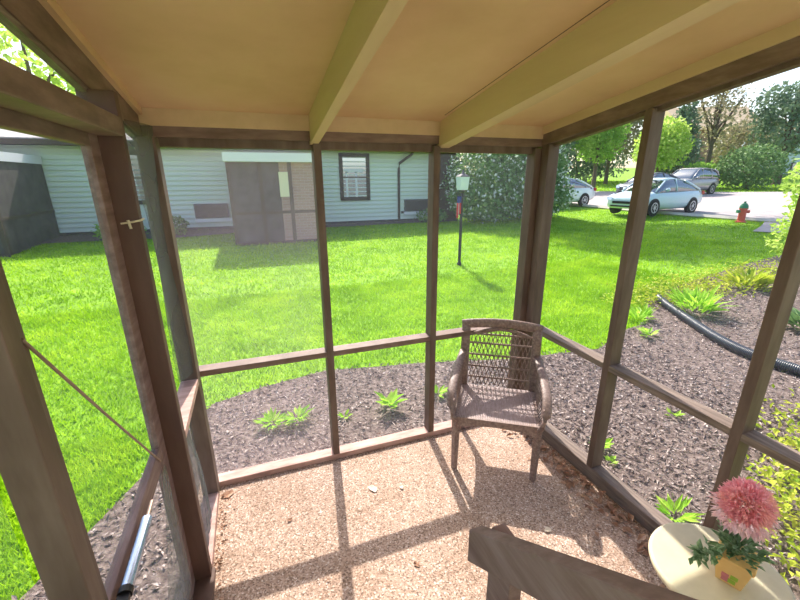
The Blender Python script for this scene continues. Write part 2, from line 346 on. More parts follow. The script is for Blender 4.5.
def sheet(name, fn, nu, nv, m, parent):
    V = [fn(i / nu, j / nv) for i in range(nu + 1) for j in range(nv + 1)]
    F = [(i * (nv + 1) + j, (i + 1) * (nv + 1) + j, (i + 1) * (nv + 1) + j + 1, i * (nv + 1) + j + 1) for i in range(nu) for j in range(nv)]
    o = arr_mesh(name, V, F, m, parent); o.data.polygons.foreach_set('use_smooth', [True] * len(o.data.polygons)); return o
def loose1(u, v):     # slack screen sagging off the corner post
    z = .9 + v * 1.3; y = 2.36 - .26 * u * (.55 + .45 * v) ; x = -.405 + .012 * math.sin(7 * v + 4 * u) - .05 * u
    return (x, y, z)
sheet('loose_screen', loose1, 10, 24, M['loose'], wl)
def loose2(u, v):
    z = .06 + v * .74; y = 1.80 + .36 * u * (1 - .55 * v); x = -.415 + .03 * math.sin(3 * v) * math.sin(PI * u) + .006 * math.sin(23 * u + 5 * v)
    return (x, y, z)
sheet('loose_screen', loose2, 16, 20, M['loose'], wl)
def loose3(u, v):
    z = .10 + v * .70; y = 1.66 - u * (.62 - .55 * v ** .8); x = -.458 + .012 * math.sin(3 * v) * math.sin(PI * u) + .004 * math.sin(17 * u + 4 * v)
    return (x, y, z)
DOORSHEET = (loose3, 16, 20)
MB().tube([(-.45, 1.736, 1.80), (-.41, 1.734, 1.805), (-.385, 1.736, 1.81), (-.384, 1.78, 1.812)], .004, 6).tube([(-.425, 1.734, 1.812), (-.42, 1.732, 1.78)], .005, 6).build('latch_hook', M['rim'], wl)
MB().box(-.515, -.375, .812, 1.79, -.01, .028).build('door_threshold', M['postred'], wl, bevel=.003)
# screen door
d1 = MB().box(-.495, -.465, 1.655, 1.748, .02, 2.14).build('door_1', M['hand'], None, bevel=.003); struct(d1, 'brown framed screen door in the left wall', 'door')
MB().box(-.495, -.465, .89, .983, .02, 2.14).build('stile', M['wood'], d1, bevel=.003)
MB().box(-.495, -.465, .983, 1.655, 2.06, 2.14).build('door_top_rail', M['woodx'], d1, bevel=.003)
MB().box(-.495, -.465, .983, 1.655, .80, .885).build('door_middle_rail', M['hand'], d1, bevel=.003)
MB().box(-.495, -.465, .983, 1.655, .02, .14).build('door_bottom_rail', M['woodx'], d1, bevel=.003)
MB().add([(-.48, .983, .885), (-.48, 1.655, .885), (-.48, 1.655, 2.06), (-.48, .983, 2.06)], [(0, 1, 2, 3)]).build('door_screen', M['screen_left'], d1)
MB().add([(-.48, .983, .14), (-.48, 1.655, .14), (-.48, 1.655, .80), (-.48, .983, .80)], [(0, 1, 2, 3)]).build('door_screen', M['screen_left'], d1)
sheet('loose_door_screen', *DOORSHEET, M['loose2'], d1)
MB().tube([(-.462, .96, 1.645), (-.462, 1.263, 1.273), (-.462, 1.62, .845)], .004, 6).build('tension_wire', M['wire'], d1)
dc = MB().tube([(-.44, 1.02, .865), (-.44, 1.28, .865)], .017, 14).build('door_closer', M['closer'], d1, smooth=False)
MB().tube([(-.44, 1.28, .865), (-.44, 1.36, .868)], .006, 8).build('closer_rod', M['wire'], dc)
MB().lathe([(.019, 0), (.019, .02)], (-.44, 1.005, .865), 14, 'y').box(-.455, -.425, .96, 1.005, .857, .873).build('closer_bracket', M['iron'], dc)
# glowing globes added behind the camera as fill light for the porch interior
for lx in (-.05, 1.35):
    pl_ = empty('fill_globe', (lx, -.6, 2.05), 'added fill light globe on the house wall ' + ('beside the door' if lx < 1 else 'far from the door'), 'lamp')
    MB().lathe([(.06, 0), (.06, .015), (.02, .03)], (0, 0, 0), 16, 'y').tube([(0, .02, 0), (0, .14, 0)], .012, 8).build('bracket', M['lampblack'], pl_)
    g = MB().lathe([(.0, -.11)] + [(.11 * math.sin(PI * i / 12), -.11 * math.cos(PI * i / 12)) for i in range(1, 12)] + [(0, .11)], (0, .2, -.0), 20).build('globe', M['fill_glow'], pl_, smooth=True)
# the house wall behind and the steps down from its door (camera stands over them)
hw = MB().box(-.8, 2.4, -.75, -.6, -.1, 2.8).build('wall_house', M['siding']); struct(hw, 'house wall behind the porch', 'wall')
st = MB()
for i in range(4): st.box(-.36, .42, -.6 + 0, .62 - i * .26, .16 * i, .16 * (i + 1))
struct(st.build('porch_steps', M['hand']), 'wooden steps leading down to the porch floor', 'steps')

# ------------------------------------------------------------------ handrail
hr = empty('handrail', (.472, .705, 0), 'sloping grey-brown wooden stair handrail in the foreground', 'handrail')
k = .745; y0 = .0; y1 = -1.05
m = MB(); zt = 1.062
def hz(y): return zt - k * y
m.prism([(-.02, y0, hz(y0)), (-.02, y1, hz(y1)), (-.02, y1, hz(y1) - .112), (-.02, y0, hz(y0) - .112)], (.042, 0, 0))
m.build('top_rail', M['hand'], hr, bevel=.004)
MB().box(.022, .062, -.13, -.04, 0, hz(-.085) - .03).build('post', M['hand'], hr, bevel=.003)

# ------------------------------------------------------------------ wicker chair
ch = empty('wicker_armchair', (1.505, 2.085, 0), 'brown woven wicker armchair with open back in the porch corner', 'chair', math.atan2(-.56, .83))
def wband(pts, w, t, n=10, up=None):   # wrapped wicker band
    return MB().tube(pts, 1.0, n, True, (w / 2, t / 2))
def bez(P, n=14):
    P = [Vector(p) for p in P]; out = []
    for i in range(n + 1):
        t = i / n; q = list(P)
        while len(q) > 1: q = [a.lerp(b, t) for a, b in zip(q, q[1:])]
        out.append(q[0])
    return out
FW, BW, FD, BD = .265, .25, -.235, .215
for sx in (-1, 1):
    MB().tube([(sx * FW, FD, 0), (sx * FW, FD, .40)], [.021, .029], 4).build('leg', M['wicker'], ch)
    MB().tube([(sx * BW, BD + .03, 0), (sx * BW, BD, .42)], [.02, .027], 4).build('leg', M['wicker'], ch)
ap = MB()   # arched front apron and side aprons
n = 16
def apron(a, b, arch=.05):
    a = Vector(a); b = Vector(b); d = (b - a); nn = Vector((0, 0, 1)).cross(d).normalized() * .03
    top = [a.lerp(b, i / n) + Vector((0, 0, .43)) for i in range(n + 1)]
    bot = [a.lerp(b, i / n) + Vector((0, 0, .335 + arch * math.sin(PI * i / n) ** .6)) for i in range(n + 1)]
    V = top + bot + [p + nn for p in top] + [p + nn for p in bot]; k_ = n + 1
    F = []
    for i in range(n):
        F += [(i, i + 1, k_ + i + 1, k_ + i), (2 * k_ + i, 3 * k_ + i, 3 * k_ + i + 1, 2 * k_ + i + 1), (i, 2 * k_ + i, 2 * k_ + i + 1, i + 1), (k_ + i, k_ + i + 1, 3 * k_ + i + 1, 3 * k_ + i)]
    F += [(0, k_, 3 * k_, 2 * k_), (n, 2 * k_ + n, 3 * k_ + n, k_ + n)]
    ap.add(V, F)
apron((-FW - .02, FD - .02, 0), (FW + .02, FD - .02, 0))
apron((-FW - .015, BD + .01, 0), (-FW - .015, FD, 0), .04); apron((FW + .015, FD, 0), (FW + .015, BD + .01, 0), .04)
ap.build('apron', M['wicker'], ch)
# seat: a woven panel with real strands
st = MB().box(-FW, FW, FD - .01, BD, .405, .425)
for i in range(46):
    x = -FW + .006 + i * (2 * FW - .012) / 45
    st.tube([(x, FD - .01, .427), (x, -.05, .424), (x, BD, .427)], .0045, 5)
st.build('seat', M['wickseat'], ch)
# back: two wrapped uprights, arched top, open weave
HT = .91
def by(z): return BD + .0 + (z - .42) * .13      # gentle recline
bf = MB()
for sx in (-1, 1):
    bf.tube([(sx * (BW + .008), by(z), z) for z in (.40, .55, .7, .82, HT + .01)], [.9, .95, 1, 1, 1], 10, True, (.017, .034))
tp = [(BW * t * 1.0, by(HT) , HT - .004 + .02 * (1 - t * t)) for t in np.linspace(-1.15, 1.15, 17)]
bf.tube(tp, 1, 10, True, (.018, .036))
bf.tube([(x * .82, by(HT - .05), HT - .075 + .045 * (1 - (x / BW) ** 2)) for x in np.linspace(-BW, BW, 13)], .012, 6)
bf.build('back_frame', M['wicker'], ch, smooth=True)
for z in (.50, .585, .675, .765, .835):
    MB().tube([(-.225, by(z), z), (.225, by(z), z)], .0075, 6).build('back_bar', M['wicker'], ch)
wv = MB()
for i in range(27):       # wavy verticals
    x = -.208 + i * .016
    pts = []
    for j in range(33):
        z = .44 + j * (HT - .075 - .44 + .03 * (1 - (x / BW) ** 2)) / 32
        ph = 2 * PI * (z - .42) / .088
        pts.append((x + .0055 * math.sin(ph) * (1 if i % 2 else -1), by(z) + .004 * math.cos(ph + i * PI), z))
    wv.tube(pts, .0034, 4, False)
wv.build('back_weave', M['wicker'], ch)
for sx in (-1, 1):      # arms: sweep forward from the upright, turn down to the front leg
    P = bez([(sx * .268, by(.68) - .01, .70), (sx * .285, .10, .66), (sx * .315, -.06, .62), (sx * .318, -.27, .62), (sx * .30, -.29, .50), (sx * .275, -.245, .40)], 22)
    MB().tube(P, 1, 10, True, (.03, .013)).build('arm', M['wicker'], ch, smooth=True)
    w = MB()
    for i in range(15):   # weave filling below the arm
        q = P[2 + i] ; t = i / 14
        yb_ = BD - .03 - t * (BD - FD - .05)
        w.tube([q, ((q.x + sx * .272) / 2, (q.y + yb_) / 2 + .006 * math.sin(i), (q.z + .43) / 2), (sx * .272, yb_, .43)], .004, 4)
    for zz in (.50, .57):
        w.tube([(sx * .275, BD, zz), (sx * .295, 0, zz - .0), (sx * .285, FD - .02, zz - .02)], .005, 5)
    w.build('arm_weave', M['wicker'], ch)

# ------------------------------------------------------------------ side table and potted flower
TX, TY, TZ, TR = 1.688, .705, .36, .247
tb = empty('side_table', (TX, TY, 0), 'small round white topped side table by the right screen', 'table')
MB().lathe([(0, TZ - .014), (TR - .012, TZ - .014), (TR - .012, TZ - .002), (0, TZ - .002)], (0, 0, 0), 48).build('tabletop', M['white_enamel'], tb)
MB().lathe([(TR - .012, TZ - .022), (TR, TZ - .022), (TR + .004, TZ - .008), (TR, TZ + .006), (TR - .012, TZ + .004)], (0, 0, 0), 48).build('rim', M['rim'], tb, smooth=True)
for i in range(3):
    a = 2 * PI * i / 3 + .4; c, s = math.cos(a), math.sin(a)
    MB().tube([(c * .17, s * .17, TZ - .02), (c * .08, s * .08, .19), (c * .19, s * .19, .0)], .009, 8).build('leg', M['iron'], tb)
MB().lathe([(.075, .18), (.088, .18), (.088, .192), (.075, .192)], (0, 0, 0), 24).build('brace_ring', M['iron'], tb)
PX, PY = 1.705, .668
fp = empty('potted_flower', (PX, PY, TZ - .002), 'pink pompom flower in small peach square pot on white side table', 'potted plant', .35); fp.scale = (1.09, 1.09, 1.09)
def sq(h, w): return [(-w, -w, h), (w, -w, h), (w, w, h), (-w, w, h)]
m = MB().loft([sq(0, .038), sq(.118, .056)]).loft([sq(.104, .058), sq(.124, .061)]); m.build('pot', M['pot'], fp, bevel=.003)
pp = MB()
for (u, v, mt) in ((-.012, .05, 'potgreen'), (-.008, .028, 'potgreen'), (.014, .045, 'potpink'), (.012, .025, 'potpink')):
    for side in range(2):
        q = MB(); w0 = .038 + .153 * v
        if side == 0: q.box(u - .011, u + .011, -w0 - .0025, -w0 + .002, v - .008, v + .008)
        else: q.box(-w0 - .0025, -w0 + .002, u - .011, u + .011, v - .008, v + .008)
        q.build('painted_mark', M[mt], fp)
MB().tube([(.0, .0, .09), (.012, .01, .20), (.03, .02, .30)], .006, 8).build('stem', M['potleaf'], fp)
n = 170
C = np.zeros((n, 3)); a = RNG.uniform(0, 2 * PI, n); rr = RNG.uniform(.0, .06, n)
C[:, 0] = rr * np.cos(a); C[:, 1] = rr * np.sin(a); C[:, 2] = .115 + RNG.uniform(0, .06, n)
D = np.stack([np.cos(a), np.sin(a), RNG.uniform(.1, 1.3, n)], 1)
V, F = leaves(C, D, np.array([[0, 0, 1.]]) + rand_dirs(n) * .3, RNG.uniform(.03, .06, n), RNG.uniform(.012, .022, n))
arr_mesh('foliage', V, F, M['potleaf'], fp)
n = 60    # trailing greener sprig to the left
t = RNG.uniform(0, 1, n); C = np.stack([-.06 - .07 * t, .05 + .05 * t, .12 + .02 * np.sin(3 * t)], 1) + RNG.normal(0, .012, (n, 3))
V, F = leaves(C, rand_dirs(n), np.array([[0, 0, 1.]]) + rand_dirs(n) * .5, .04, .02); arr_mesh('sprig', V, F, M['potleaf'], fp)
BC = np.array([.03, .02, .325]); n = 2600
d = rand_dirs(n); r = .05 + .045 * RNG.uniform(0, 1, n)
V, F = leaves(BC + d * r[:, None] * .75, d + rand_dirs(n) * .35, rand_dirs(n), RNG.uniform(.015, .028, n), RNG.uniform(.007, .012, n), .2)
arr_mesh('bloom', V, F, M['petal'], fp)
n = 220; d = rand_dirs(n); d[:, 2] = -np.abs(d[:, 2]) * .9 - .15; d[:, 0] -= .35
V, F = leaves(BC + d * .07, d + rand_dirs(n) * .3, rand_dirs(n), RNG.uniform(.03, .05, n), .011, .2)
arr_mesh('lower_petals', V, F, M['petal2'], fp)
o = MB().lathe([(0, 0), (.02, .0), (.026, .012), (.024, .026), (.012, .036), (0, .038)], (0, 0, 0), 20).build('candle', M['purple'], None, smooth=True)
o.location = (1.515, .59, TZ - .002); tag(o, 'small dark purple round candle near the edge of the white side table', 'candle')

# ------------------------------------------------------------------ litter on the floor
n = 330
t = RNG.uniform(0, 1, n); edge = RNG.random(n)
C = np.zeros((n, 3)); C[:, 0] = 1.915 - np.abs(RNG.normal(0, .075, n)); C[:, 1] = RNG.uniform(.6, 2.36, n)
k2 = edge < .34; C[k2, 0] = -.375 + np.abs(RNG.normal(0, .025, k2.sum())); C[k2, 1] = RNG.uniform(1.5, 2.38, k2.sum())
C[:, 2] = RNG.uniform(.003, .02, n)
L_ = np.where(k2, RNG.uniform(.008, .025, n), RNG.uniform(.025, .07, n))
C = np.concatenate([C, np.stack([RNG.uniform(-.3, 1.7, 60), RNG.uniform(.9, 2.35, 60), np.full(60, .004)], 1)]); L_ = np.concatenate([L_, RNG.uniform(.008, .022, 60)]); n += 60
Dd = rand_dirs(n); Dd[:, 2] *= .25
V, F = leaves(C, Dd, np.array([[0, 0, 1.]]) + rand_dirs(n) * .5, L_, L_ * .6, .2)
V[:, 2] = np.maximum(V[:, 2], .002); V[:, 0] = np.clip(V[:, 0], -.385, 1.948)
tag(arr_mesh('leaf_litter', V, F, M['deadleaf']), 'drift of dry brown leaves along the foot of the porch screens', 'leaves', kind='stuff')
spots = [((.555, 2.05), .075, 'paleleaf', 'pale dry leaf lying alone on the concrete under the middle of the back wall'), ((.74, 1.99), .035, 'paleleaf', 'small pale leaf scrap right of the larger pale leaf on the floor'),
         ((.02, 1.98), .03, 'deadleaf', 'small dark leaf scrap on the floor left of the first mullion shadow'), ((-.335, 2.33), .075, 'deadleaf', 'curled brown leaf in the left back corner of the porch'),
         ((1.42, 1.38), .05, 'paleleaf', 'greyish leaf lying in the chair shadow on the floor'), ((.62, 1.45), .035, 'deadleaf', 'dark leaf scrap in front of the rail shadow')]
for (x, y), s, mt, lab in spots:
    m = MB(); N_ = 9; a0 = random.uniform(0, 6)
    ring = [(s * .5 * math.cos(2 * PI * i / N_) * (1 + .25 * random.uniform(-1, 1)), s * .34 * math.sin(2 * PI * i / N_) * (1 + .25 * random.uniform(-1, 1)), .004 + .012 * random.random()) for i in range(N_)]
    m.add(ring + [(0, 0, .003)], [(i, (i + 1) % N_, N_) for i in range(N_)])
    o = m.build('dead_leaf', M[mt]); o.location = (x, y, 0); o.rotation_euler = (0, 0, a0); tag(o, lab, 'leaf')

# ------------------------------------------------------------------ ground, beds, street
BED = [(-2.6, -1.5), (-1.95, .9), (-1.5, 1.6), (-1.12, 2.35), (-.84, 2.96), (-.53, 3.61), (-.08, 3.77), (.58, 3.90), (1.1, 3.80), (1.69, 3.70), (2.6, 3.45), (3.77, 3.26), (4.43, 3.57), (4.94, 3.61), (5.86, 4.35), (7.2, 4.7), (9.3, 5.1), (11.5, 5.4), (13, 4.8), (13, -1.5)]
ROAD = [(16.0, 28), (15.6, 18), (15.9, 14), (16.2, 11), (16.6, 9), (17.6, 6), (20, 2), (26, -3), (42, -3), (36, 9), (31.5, 16), (25.5, 22), (22, 28)]
xs = np.concatenate([np.linspace(-14, -3, 8), np.linspace(-2.5, 20, 46), np.linspace(22, 110, 24)]); ys = np.concatenate([np.linspace(-8, 0, 5), np.linspace(.5, 18, 36), np.linspace(20, 110, 24)])
XX, YY = np.meshgrid(xs, ys, indexing='ij'); ZZ = gz(XX, YY)
hole = (XX > -.5) & (XX < 2.0) & (YY < 2.5) & (YY > -.6); ZZ = np.where(hole, -.2, ZZ)
V = np.stack([XX, YY, ZZ], -1).reshape(-1, 3); ny = len(ys)
F = [(i * ny + j, (i + 1) * ny + j, (i + 1) * ny + j + 1, i * ny + j + 1) for i in range(len(xs) - 1) for j in range(ny - 1)]
o = arr_mesh('ground', V, F, M['lawn']); o.data.polygons.foreach_set('use_smooth', [True] * len(F)); struct(o, 'green lawn ground around the porch', 'ground')
def draped(name, poly, step, lift, m, excl=None):
    P = np.array(poly); x0, y0 = P.min(0); x1, y1 = P.max(0)
    import bmesh
    bm = bmesh.new(); f = bm.faces.new([bm.verts.new((x, y, 0)) for x, y in poly])
    for ax, a, b in ((0, x0, x1), (1, y0, y1)):
        for t in np.arange(a + step, b, step):
            co = [0, 0, 0]; co[ax] = t; no = [0, 0, 0]; no[ax] = 1
            bmesh.ops.bisect_plane(bm, geom=bm.verts[:] + bm.edges[:] + bm.faces[:], plane_co=co, plane_no=no)
    if excl:
        kill = [v for v in bm.verts if excl[0] < v.co.x < excl[1] and excl[2] < v.co.y < excl[3]]
        bmesh.ops.delete(bm, geom=kill, context='VERTS')
    for v in bm.verts: v.co.z = gzf(v.co.x, v.co.y) + lift
    bmesh.ops.recalc_face_normals(bm, faces=bm.faces)
    me = bpy.data.meshes.new(name); bm.to_mesh(me); bm.free(); me.materials.append(m)
    o = bpy.data.objects.new(name, me); COL.objects.link(o); return o
struct(draped('ground_mulch_bed', BED, .4, .02, M['soil']), 'grey-brown mulch bed around the porch', 'ground')
struct(draped('ground_street', ROAD, 1.2, .04, M['road']), 'pale asphalt parking street beyond the lawn', 'street')
# kerb along the near side of the street
kp = [(16.0, 28), (15.6, 18), (15.9, 14), (16.2, 11), (16.6, 9), (17.6, 6), (20, 2)]
m = MB(); m.tube([(x, y, gzf(x, y) + .05) for x, y in kp], .09, 4); struct(m.build('trim_kerb', M['kerb']), 'concrete kerb along the near street edge', 'kerb')
HBED = [(-11, 14.95), (-11, 13.7), (-5, 13.6), (-2, 13.5), (-.5, 13.9), (2.2, 14.2), (5.5, 14.25), (7.6, 14.0), (8.0, 14.95)]
struct(draped('ground_house_bed', HBED, .8, .03, M['soil']), 'narrow mulch strip along the foot of the pale house', 'ground')
WALK = [(14.2, 7.6), (15.4, 8.05), (16.6, 8.6), (17.4, 6.8), (16.0, 6.4), (14.8, 6.4)]
struct(draped('ground_walk', WALK, .8, .035, M['road']), 'strip of pale walk beside the hydrant', 'walk')
# mulch chips
n = 44000
x = np.concatenate([RNG.uniform(-2.3, 4.2, n // 2), RNG.uniform(2.0, 8.5, n - n // 2)]); y = np.concatenate([RNG.uniform(.2, 4.0, n // 2), RNG.uniform(-.2, 5.2, n - n // 2)])
k1 = in_poly(x, y, BED) & ~((x > -.56) & (x < 2.1) & (y < 2.58)); x, y = x[k1], y[k1]; n = len(x)
C = np.stack([x, y, gz(x, y) + .022 + RNG.uniform(0, .015, n)], 1); D = rand_dirs(n); D[:, 2] *= .5
V, F = leaves(C, D, np.array([[0, 0, 1.]]) + rand_dirs(n) * 1.1, RNG.uniform(.02, .07, n), RNG.uniform(.008, .02, n), .08)
tag(arr_mesh('mulch_chips', V, F, M['chips']), 'shredded grey-brown bark mulch covering the bed', 'mulch', kind='stuff')
# lawn grass
def grass(n, x0, x1, y0, y1, h, w):
    x = RNG.uniform(x0, x1, n); y = RNG.uniform(y0, y1, n)
    k = ~in_poly(x, y, BED) & ~in_poly(x, y, ROAD) & ~in_poly(x, y, WALK) & ~in_poly(x, y, HBED) & (y < 15.2 + 99 * (x > 9)) & ~((x > -.6) & (x < 2.2) & (y < 2.6))
    x, y = x[k], y[k]; n = len(x); z = gz(x, y)
    a = RNG.uniform(0, 2 * PI, n); H = RNG.uniform(.6, 1.2, n) * h; W = w * RNG.uniform(.7, 1.3, n); dx, dy = np.cos(a) * W, np.sin(a) * W
    lx, ly = RNG.normal(0, .45, n) * H, RNG.normal(0, .45, n) * H
    return np.stack([np.stack([x - dx, y - dy, z - .004], 1), np.stack([x + dx, y + dy, z - .004], 1), np.stack([x + lx, y + ly, z + H], 1)], 1).reshape(-1, 3)
V = np.concatenate([grass(110000, -4.5, 7.5, 2.4, 7.0, .06, .007), grass(45000, -4.0, -1.0, .6, 3.4, .05, .006), grass(60000, -7, 12, 6.5, 15, .065, .012), grass(26000, 6, 17, 3, 15, .065, .013), grass(9000, 20, 40, 14, 40, .1, .05)])
tag(arr_mesh('lawn_grass', V, np.arange(len(V)).reshape(-1, 3), M['grass']), 'bright green mown grass across the yard', 'grass', kind='stuff')

# ------------------------------------------------------------------ small plants in the beds
def rosette(name, x, y, h, nl, lw, label, mt='plant', upr=.8, cat='plant', r0=.02, lean=.0):
    e = MB(); z = gzf(x, y) + .02
    a = RNG.uniform(0, 2 * PI, nl); C = np.stack([np.cos(a) * r0 * RNG.uniform(0, 1, nl), np.sin(a) * r0 * RNG.uniform(0, 1, nl), np.zeros(nl)], 1)
    el = RNG.uniform(.25, 1.2, nl) * upr; D = np.stack([np.cos(a), np.sin(a), el], 1); N = np.stack([-np.cos(a) * el, -np.sin(a) * el, np.ones(nl)], 1) + rand_dirs(nl) * .2
    C[:, 2] += RNG.uniform(0, .35, nl) * h
    V, F = leaves(C, D, N, RNG.uniform(.6, 1.05, nl) * h, RNG.uniform(.7, 1.2, nl) * lw, .08)
    o = arr_mesh(name, V, F, M[mt]); o.location = (x, y, z); return tag(o, label, cat)
rosette('bedding_plant', -.02, 3.08, .13, 34, .035, 'leftmost of two lime green seedlings behind the first screen bay', r0=.06)
rosette('bedding_plant', .18, 3.06, .15, 34, .035, 'lime green seedling right of its twin behind the first screen bay', r0=.05)
rosette('hosta', 1.0, 2.98, .2, 16, .075, 'young green hosta behind the middle screen bay', upr=1.2)
rosette('bedding_plant', .575, 2.97, .07, 10, .03, 'tiny green sprout close to the first mullion', r0=.02)
rosette('bedding_plant', 1.5, 3.02, .12, 16, .05, 'small green seedling behind the chair, left of its arm', r0=.03)
rosette('bedding_plant', 2.33, 1.86, .12, 14, .04, 'bright seedling just outside the first right screen post', r0=.03)
rosette('bedding_plant', 2.27, 1.72, .06, 10, .03, 'tiny yellow-green sprout at the outer edge of the right sill', r0=.02)
rosette('bedding_plant', 2.22, 1.2, .14, 30, .035, 'yellow-green seedling outside the sill above the side table', r0=.05)
rosette('bedding_plant', 3.25, 1.95, .09, 10, .03, 'pale sprout alone in the mulch beyond the right screen', r0=.03)
rosette('bedding_plant', 4.6, 3.3, .16, 20, .05, 'light green weed just before the drain hose end', r0=.05)
rosette('perennial_clump', 5.95, 3.65, .36, 90, .06, 'dense lime green clump behind the drain hose', r0=.2, upr=1.3)
rosette('perennial_clump', 5.0, 3.6 + .15, .2, 40, .05, 'low lime clump on the lawn edge by the hose mouth', r0=.12, upr=1.2)
rosette('perennial_clump', 7.9, 4.1, .34, 90, .07, 'yellow tinted clump in the far bed near the right post', 'cover', r0=.3, upr=1.2)
rosette('perennial_clump', 6.5, 2.6, .3, 80, .1, 'broad leaved green clump right of the far post', 'bushleaf', r0=.25, upr=1.0)
rosette('perennial_clump', 7.2, 2.2, .34, 90, .1, 'broad leaved clump at the right edge above the hose', 'leafB', r0=.3, upr=1.0)
def cover(n, x0, x1, y0, y1, cx, cy, rx, ry, h):
    x = RNG.uniform(x0, x1, n); y = RNG.uniform(y0, y1, n); k = ((x - cx) / rx) ** 2 + ((y - cy) / ry) ** 2 < RNG.uniform(.3, 1.1, n); x, y = x[k], y[k]; n = len(x)
    C = np.stack([x, y, gz(x, y) + .02 + RNG.uniform(.0, 1, n) ** 1.5 * h], 1)
    D = rand_dirs(n); D[:, 2] = np.abs(D[:, 2]) * .5
    return leaves(C, D, np.array([[0, 0, 1.]]) + rand_dirs(n) * .5, RNG.uniform(.035, .08, n), RNG.uniform(.02, .04, n))
Vs = []; Fs = []; b = 0
for a in ((6000, 5.4, 10.8, 3.2, 5.3, 8.0, 4.45, 2.9, .75, .16), (2600, 5.0, 8, 3.7, 5, 6.3, 4.35, 1.4, .5, .12), (17000, 2.2, 5.2, -.8, 1.7, 3.6, .35, 1.4, 1.05, .25), (500, 3.0, 5.0, 1.0, 2.0, 4.1, 1.45, .9, .4, .1)):
    V, F = cover(*a); Vs.append(V); Fs.append(F + b); b += len(V)
tag(arr_mesh('ground_cover', np.concatenate(Vs), np.concatenate(Fs), M['cover']), 'yellow-green ground cover leaves spreading over the mulch', 'ground cover', kind='stuff')
# corrugated drain hose
path = bez([(5.97, 4.23, 0), (5.55, 3.75, 0), (5.45, 3.0, 0), (4.75, 2.7, 0), (4.95, 2.2, 0), (5.05, 1.9, 0), (5.2, 1.2, 0)], 640)
pts = [(p.x, p.y, gzf(p.x, p.y) + .075) for p in path]
o = MB().tube(pts, [(.056 if i % 4 < 2 else .051) for i in range(len(pts))], 12).build('drain_hose', M['hose'], None, smooth=True); tag(o, 'black corrugated drain hose snaking across the mulch', 'hose')
# leafy shrub close on the right
def shrub(name, x, y, blobs, n, size, mt, label, cat='shrub', stems=5, h=1.2, core=None):
    z = gzf(x, y); e = empty(name, (x, y, z), label, cat)
    V, F = blob_leaves(blobs, n, size); arr_mesh('foliage', V, F, M[mt], e)
    m = MB()
    for i in range(stems):
        a = 2 * PI * i / stems; b_ = blobs[i % len(blobs)]
        m.tube([(.08 * math.cos(a), .08 * math.sin(a), -.03), (b_[0] * .5 + .1 * math.cos(a), b_[1] * .5 + .1 * math.sin(a), b_[2] * .55), (b_[0], b_[1], b_[2] + b_[5] * .4)], [.03 * h, .02 * h, .008 * h], 6)
    m.build('stem', M['bark'], e); return e
shrub('leafy_shrub', 9.62, 3.9, [(0, 0, 1.2, .7, .7, .8), (.4, -.3, 1.9, .6, .6, .6), (-.25, .35, 1.75, .35, .4, .5), (-.25, .3, .75, .45, .5, .4)], 2600, .10, 'leafY', 'airy yellow-green shrub at the right edge beyond the mulch')
# round flowering bush
bu = shrub('viburnum_bush', 9.6, 13.9, [(0, 0, 1.4, 2.55, 1.7, 1.45), (-1.1, -.3, 1.9, 1.35, 1.2, 1.0), (1.0, -.3, 2.0, 1.35, 1.2, .95), (0, -.3, 2.35, 1.2, 1.0, .7), (1.1, -.5, .9, 1.5, 1.2, .9), (-1.1, -.5, .9, 1.5, 1.2, .9)], 15000, .15, 'bushleaf', 'big round dark green bush with white flower heads at the house corner', 'bush', 6, 2.0)
V, F = blob_leaves([(0, 0, 1.45, 2.55, 1.75, 1.38), (-1.1, -.3, 1.9, 1.4, 1.25, 1.05), (1.0, -.3, 2.0, 1.4, 1.25, 1.0), (0, -.3, 2.35, 1.25, 1.05, .75), (1.1, -.5, .95, 1.55, 1.25, .95), (-1.1, -.5, .95, 1.55, 1.25, .95)], 1900, .13, .97); arr_mesh('blossoms', V, F, M['blossom'], bu)

# ------------------------------------------------------------------ lamp post and flag
LX, LY = 4.28, 7.73; lz = gzf(LX, LY)
lp = empty('lamp_post', (LX, LY, lz), 'black lamp post with square lantern standing on the lawn', 'lamp')
MB().tube([(0, 0, -.05), (0, 0, 1.58)], .032, 12).lathe([(.06, 0), (.055, .03), (.035, .08)], (0, 0, 0), 14).build('post', M['lampblack'], lp)
m = MB(); m.lathe([(.03, 1.56), (.085, 1.60), (.085, 1.62)], (0, 0, 0), 12)
for a in range(4):
    c, s = math.cos(PI / 4 + a * PI / 2), math.sin(PI / 4 + a * PI / 2); m.bar((.11 * c, .11 * s, 1.62), (.145 * c, .145 * s, 1.90), .010, .010)
m.build('lantern_frame', M['lampblack'], lp)
def sqr(z, w): return [(-w, -w, z), (w, -w, z), (w, w, z), (-w, w, z)]
MB().loft([sqr(1.625, .085), sqr(1.895, .108)]).build('lantern_glass', M['lampglass'], lp)
MB().loft([sqr(1.89, .115), sqr(1.915, .09), sqr(1.95, .03), sqr(1.98, .02), sqr(2.03, .012)]).build('lantern_cap', M['ac'], lp)
MB().bar((-.12, 0, 1.5), (.12, 0, 1.5), .02, .02).build('ladder_bar', M['lampblack'], lp)
fl = empty('hanging_flag', (LX - .09, LY - .05, lz + 1.49), 'red white and blue flag hanging furled from the lamp post', 'flag')
for i, (x0, x1, z0, z1, mt) in enumerate([(-.05, .05, -.13, 0, 'bluef'), (-.055, -.02, -.44, -.13, 'red'), (-.02, .015, -.40, -.13, 'whitef'), (.015, .05, -.36, -.13, 'red')]):
    def fs(u, v, x0=x0, x1=x1, z0=z0, z1=z1): x = x0 + (x1 - x0) * u; z = z0 + (z1 - z0) * v; return (x, .02 * math.sin(x * 60) * (1 - (z + .0) * 1), z)
    q = sheet('stripe' if i else 'canton', fs, 5, 5, M[mt], fl)
    so = q.modifiers.new('t', 'SOLIDIFY'); so.thickness = .004
